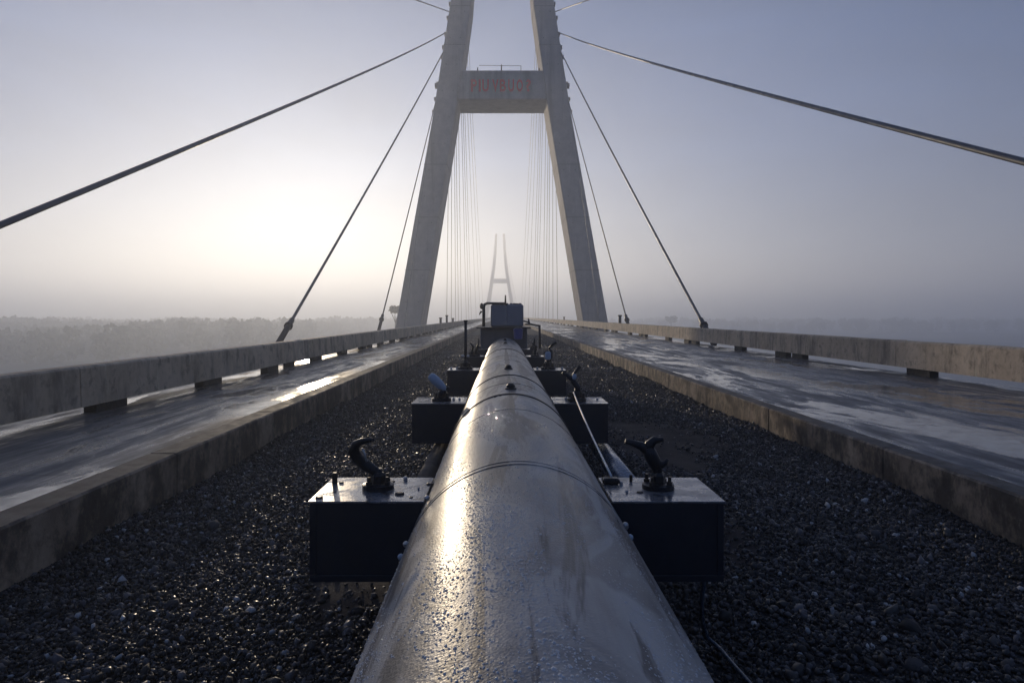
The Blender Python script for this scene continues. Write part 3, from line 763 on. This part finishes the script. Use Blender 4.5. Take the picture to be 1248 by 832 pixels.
bank('river_bank', 90, 1300, 520, 1500, 4)
QV = np.array([(-1, -1, 0), (1, -1, 0), (1, 1, 0), (-1, 1, 0)], float); QF = np.array([(0, 1, 2, 3)])
def leaves(centres, radii, per, size):
    n = len(centres)*per; cc = np.repeat(centres, per, 0); rr_ = np.repeat(radii, per, 0)
    d = rng.normal(size=(n, 3)); d /= np.linalg.norm(d, axis=1)[:, None]; d *= rng.uniform(.45, 1.05, (n, 1))
    s = rng.uniform(.5, 1.0, (n, 1))*size; s3 = np.concatenate([s, s*.7, s], 1)
    return scatter(QV, QF, cc+d*rr_, s3)
def forest(n, xr, yr, base, hlo, hhi, per, size, label, cond=None):
    x = rng.uniform(*xr, n); y = rng.uniform(*yr, n)
    if cond is not None: k = cond(x, y); x, y = x[k], y[k]
    n = len(x); h = rng.uniform(hlo, hhi, n)+2.0*np.sin(x*.03)+1.5*np.sin(y*.023+x*.011)
    r_ = rng.uniform(3.5, 7, n)
    c = np.stack([x, y, base+h-r_*.7], 1); rad = np.stack([r_, r_, r_*.75], 1)
    v, f = leaves(c, rad, per, size)
    c2 = c.copy(); c2[:, 2] -= h*.35; v2, f2 = leaves(c2, rad*np.array([1, 1, 1.4]), per//2, size*1.3)
    tag(np_mesh('forest', np.concatenate([v, v2]), np.concatenate([f, f2+len(v)]), 'foliage'), label, 'forest', None, 'stuff')
forest(2500, (-900, -125), (290, 950), -21, 13, 17.5, 50, 1.6, 'misty tree canopy on the left river bank beyond the barrier', lambda x, y: np.abs(x) > 95)
forest(800, (150, 1500), (820, 1300), -21, 12, 17, 40, 2.0, 'faint fog-covered tree canopy on the right river bank')
def tree(x, y, base, h, cr, label, per=420, size=.5, flat=.35, group='taller trees above the left canopy'):
    root = empty('tree', (x, y, base), label=label, cat='tree', group=group)
    MB().tube([(x, y, base), (x+.1, y, base+h*.5), (x-.1, y, base+h*.92)], [cr*.14, cr*.09, cr*.06], 8).build('trunk', 'bark', root)
    b = MB()
    for k in range(7):
        w = k*.9; b.tube([(x, y, base+h*.84), (x+cr*.3*math.cos(w), y+cr*.3*math.sin(w), base+h*.9), (x+cr*.75*math.cos(w), y+cr*.75*math.sin(w), base+h*.97)], [cr*.05, cr*.035, cr*.015], 5)
    b.build('limbs', 'bark', root)
    n = 9; cs_ = [(x, y, base+h)]+[(x+cr*.62*math.cos(k*.8)*random.uniform(.7, 1.1), y+cr*.62*math.sin(k*.8), base+h+random.uniform(-.3, .25)*cr*flat) for k in range(n-1)]
    c = np.array(cs_); rad = np.tile(np.array([[cr*.48, cr*.48, cr*flat]]), (n, 1))
    v, f = leaves(c, rad, per//n, size); v[:, 0] -= x; v[:, 1] -= y; v[:, 2] -= base
    o = np_mesh('crown', v, f, 'foliage'); o.parent = root
p = P(482, 377, 200); tree(p.x, p.y, -24, p.z+24, 1.9, 'lone flat-crowned tree rising beside the left tower leg', 700, .28, .55)
p = P(213, 391, 460); tree(p.x, p.y, -22, p.z+22, 5.6, 'left one of two umbrella-crowned trees above the left canopy', 420, .6)
p = P(235, 391, 460); tree(p.x, p.y, -22, p.z+22, 6.4, 'right and wider one of two umbrella-crowned trees above the left canopy', 420, .6)
p = P(60, 396, 460); tree(p.x, p.y, -22, p.z+22, 7.5, 'broad dense tree standing above the canopy at far left', 600, .9, .5)
p = P(818, 389, 620); tree(p.x, p.y, -22, p.z+22, 5.5, 'faint tree above the right bank between the two right cables', 300, 1.0, .5)

# ------------------------------------------------------------------ air
HZ = NT('haze_air'); HZ.t.nodes.remove(HZ.b)
pv = HZ.n('ShaderNodeVolumePrincipled')
pv.inputs['Color'].default_value = (.82, .885, 1.0, 1)
pv.inputs['Density'].default_value = .0022
pv.inputs['Anisotropy'].default_value = .57
HZ.t.links.new(pv.outputs[0], HZ.out.inputs['Volume']); M['haze_air'] = HZ.m
b = MB(); b.box(-2000, 2000, -1000, 2700, -26, 84); hz_o = b.build('haze', 'haze_air'); tag(hz_o, kind='stuff', label='thin morning fog filling the air over the river and bridge', cat='haze')

# ------------------------------------------------------------------ light
AZ, EL = 15.8, 5.6                       # sun to the left of the view axis, low
sd = Vector((-math.sin(R(AZ))*math.cos(R(EL)), math.cos(R(AZ))*math.cos(R(EL)), math.sin(R(EL))))
L = bpy.data.lights.new('sun', 'SUN'); L.energy = 5.0; L.angle = R(.6); L.color = (1.0, .81, .57)
lo = bpy.data.objects.new('sun', L); COL.objects.link(lo); lo.rotation_euler = (-sd).to_track_quat('-Z', 'Y').to_euler(); lo.location = (0, 0, 60)
W = bpy.data.worlds.new('World'); SC.world = W; W.use_nodes = True
nt = W.node_tree; nt.nodes.clear()
out = nt.nodes.new('ShaderNodeOutputWorld'); bg = nt.nodes.new('ShaderNodeBackground'); sky = nt.nodes.new('ShaderNodeTexSky')
sky.sky_type = 'NISHITA'; sky.sun_disc = False; sky.sun_elevation = R(EL); sky.sun_rotation = R(-AZ)
sky.air_density = 1.0; sky.dust_density = 1.0; sky.ozone_density = 3.0; sky.altitude = 0
bg.inputs[1].default_value = .05
DOME_FILL = (1.05, 1.62, 3.0, 1)                                 # even bluish fill light added over the whole dome to lift the ambient
mx = nt.nodes.new('ShaderNodeMix'); mx.data_type = 'RGBA'; mx.blend_type = 'MULTIPLY'; mx.inputs[0].default_value = 1
mx.inputs[7].default_value = (.41, .585, 1.00, 1)            # cool morning air
nt.links.new(sky.outputs[0], mx.inputs[6]); ad = nt.nodes.new('ShaderNodeMix'); ad.data_type = 'RGBA'; ad.blend_type = 'ADD'; ad.inputs[0].default_value = 1
ad.inputs[7].default_value = DOME_FILL
nt.links.new(mx.outputs[2], ad.inputs[6]); # uneven high mist: a slow, faint variation over the dome
tc = nt.nodes.new('ShaderNodeTexCoord'); mp = nt.nodes.new('ShaderNodeMapping'); mp.inputs['Scale'].default_value = (1, 1, 3.5)
nz = nt.nodes.new('ShaderNodeTexNoise'); nz.inputs['Scale'].default_value = 2.2; nz.inputs['Detail'].default_value = 5; nz.inputs['Distortion'].default_value = .6
mr = nt.nodes.new('ShaderNodeMapRange'); mr.inputs[1].default_value = .3; mr.inputs[2].default_value = .7; mr.inputs[3].default_value = .84; mr.inputs[4].default_value = 1.14
ml = nt.nodes.new('ShaderNodeVectorMath'); ml.operation = 'SCALE'
nt.links.new(tc.outputs['Generated'], mp.inputs[0]); nt.links.new(mp.outputs[0], nz.inputs['Vector']); nt.links.new(nz.outputs['Fac'], mr.inputs[0])
nt.links.new(ad.outputs[2], ml.inputs[0]); nt.links.new(mr.outputs[0], ml.inputs['Scale']); nt.links.new(ml.outputs[0], bg.inputs[0]); nt.links.new(bg.outputs[0], out.inputs[0])

# ------------------------------------------------------------------ camera and film
cam = bpy.data.cameras.new('camera'); co = bpy.data.objects.new('camera', cam); COL.objects.link(co); SC.camera = co
co.location = (0, 0, 0); co.rotation_euler = (R(90), 0, 0)
cam.sensor_width = 36; cam.lens = 24; cam.shift_x = 12/1248; cam.shift_y = -31/1248
cam.clip_start = .05; cam.clip_end = 6000
SC.view_settings.view_transform = 'Standard'; SC.view_settings.look = 'None'; SC.view_settings.gamma = 1; SC.view_settings.use_curve_mapping = False
SC.view_settings.exposure = 0.14
cy = SC.cycles
cy.max_bounces = 6; cy.volume_bounces = 2; cy.transparent_max_bounces = 6; cy.use_denoising = True
cy.sample_clamp_indirect = 6
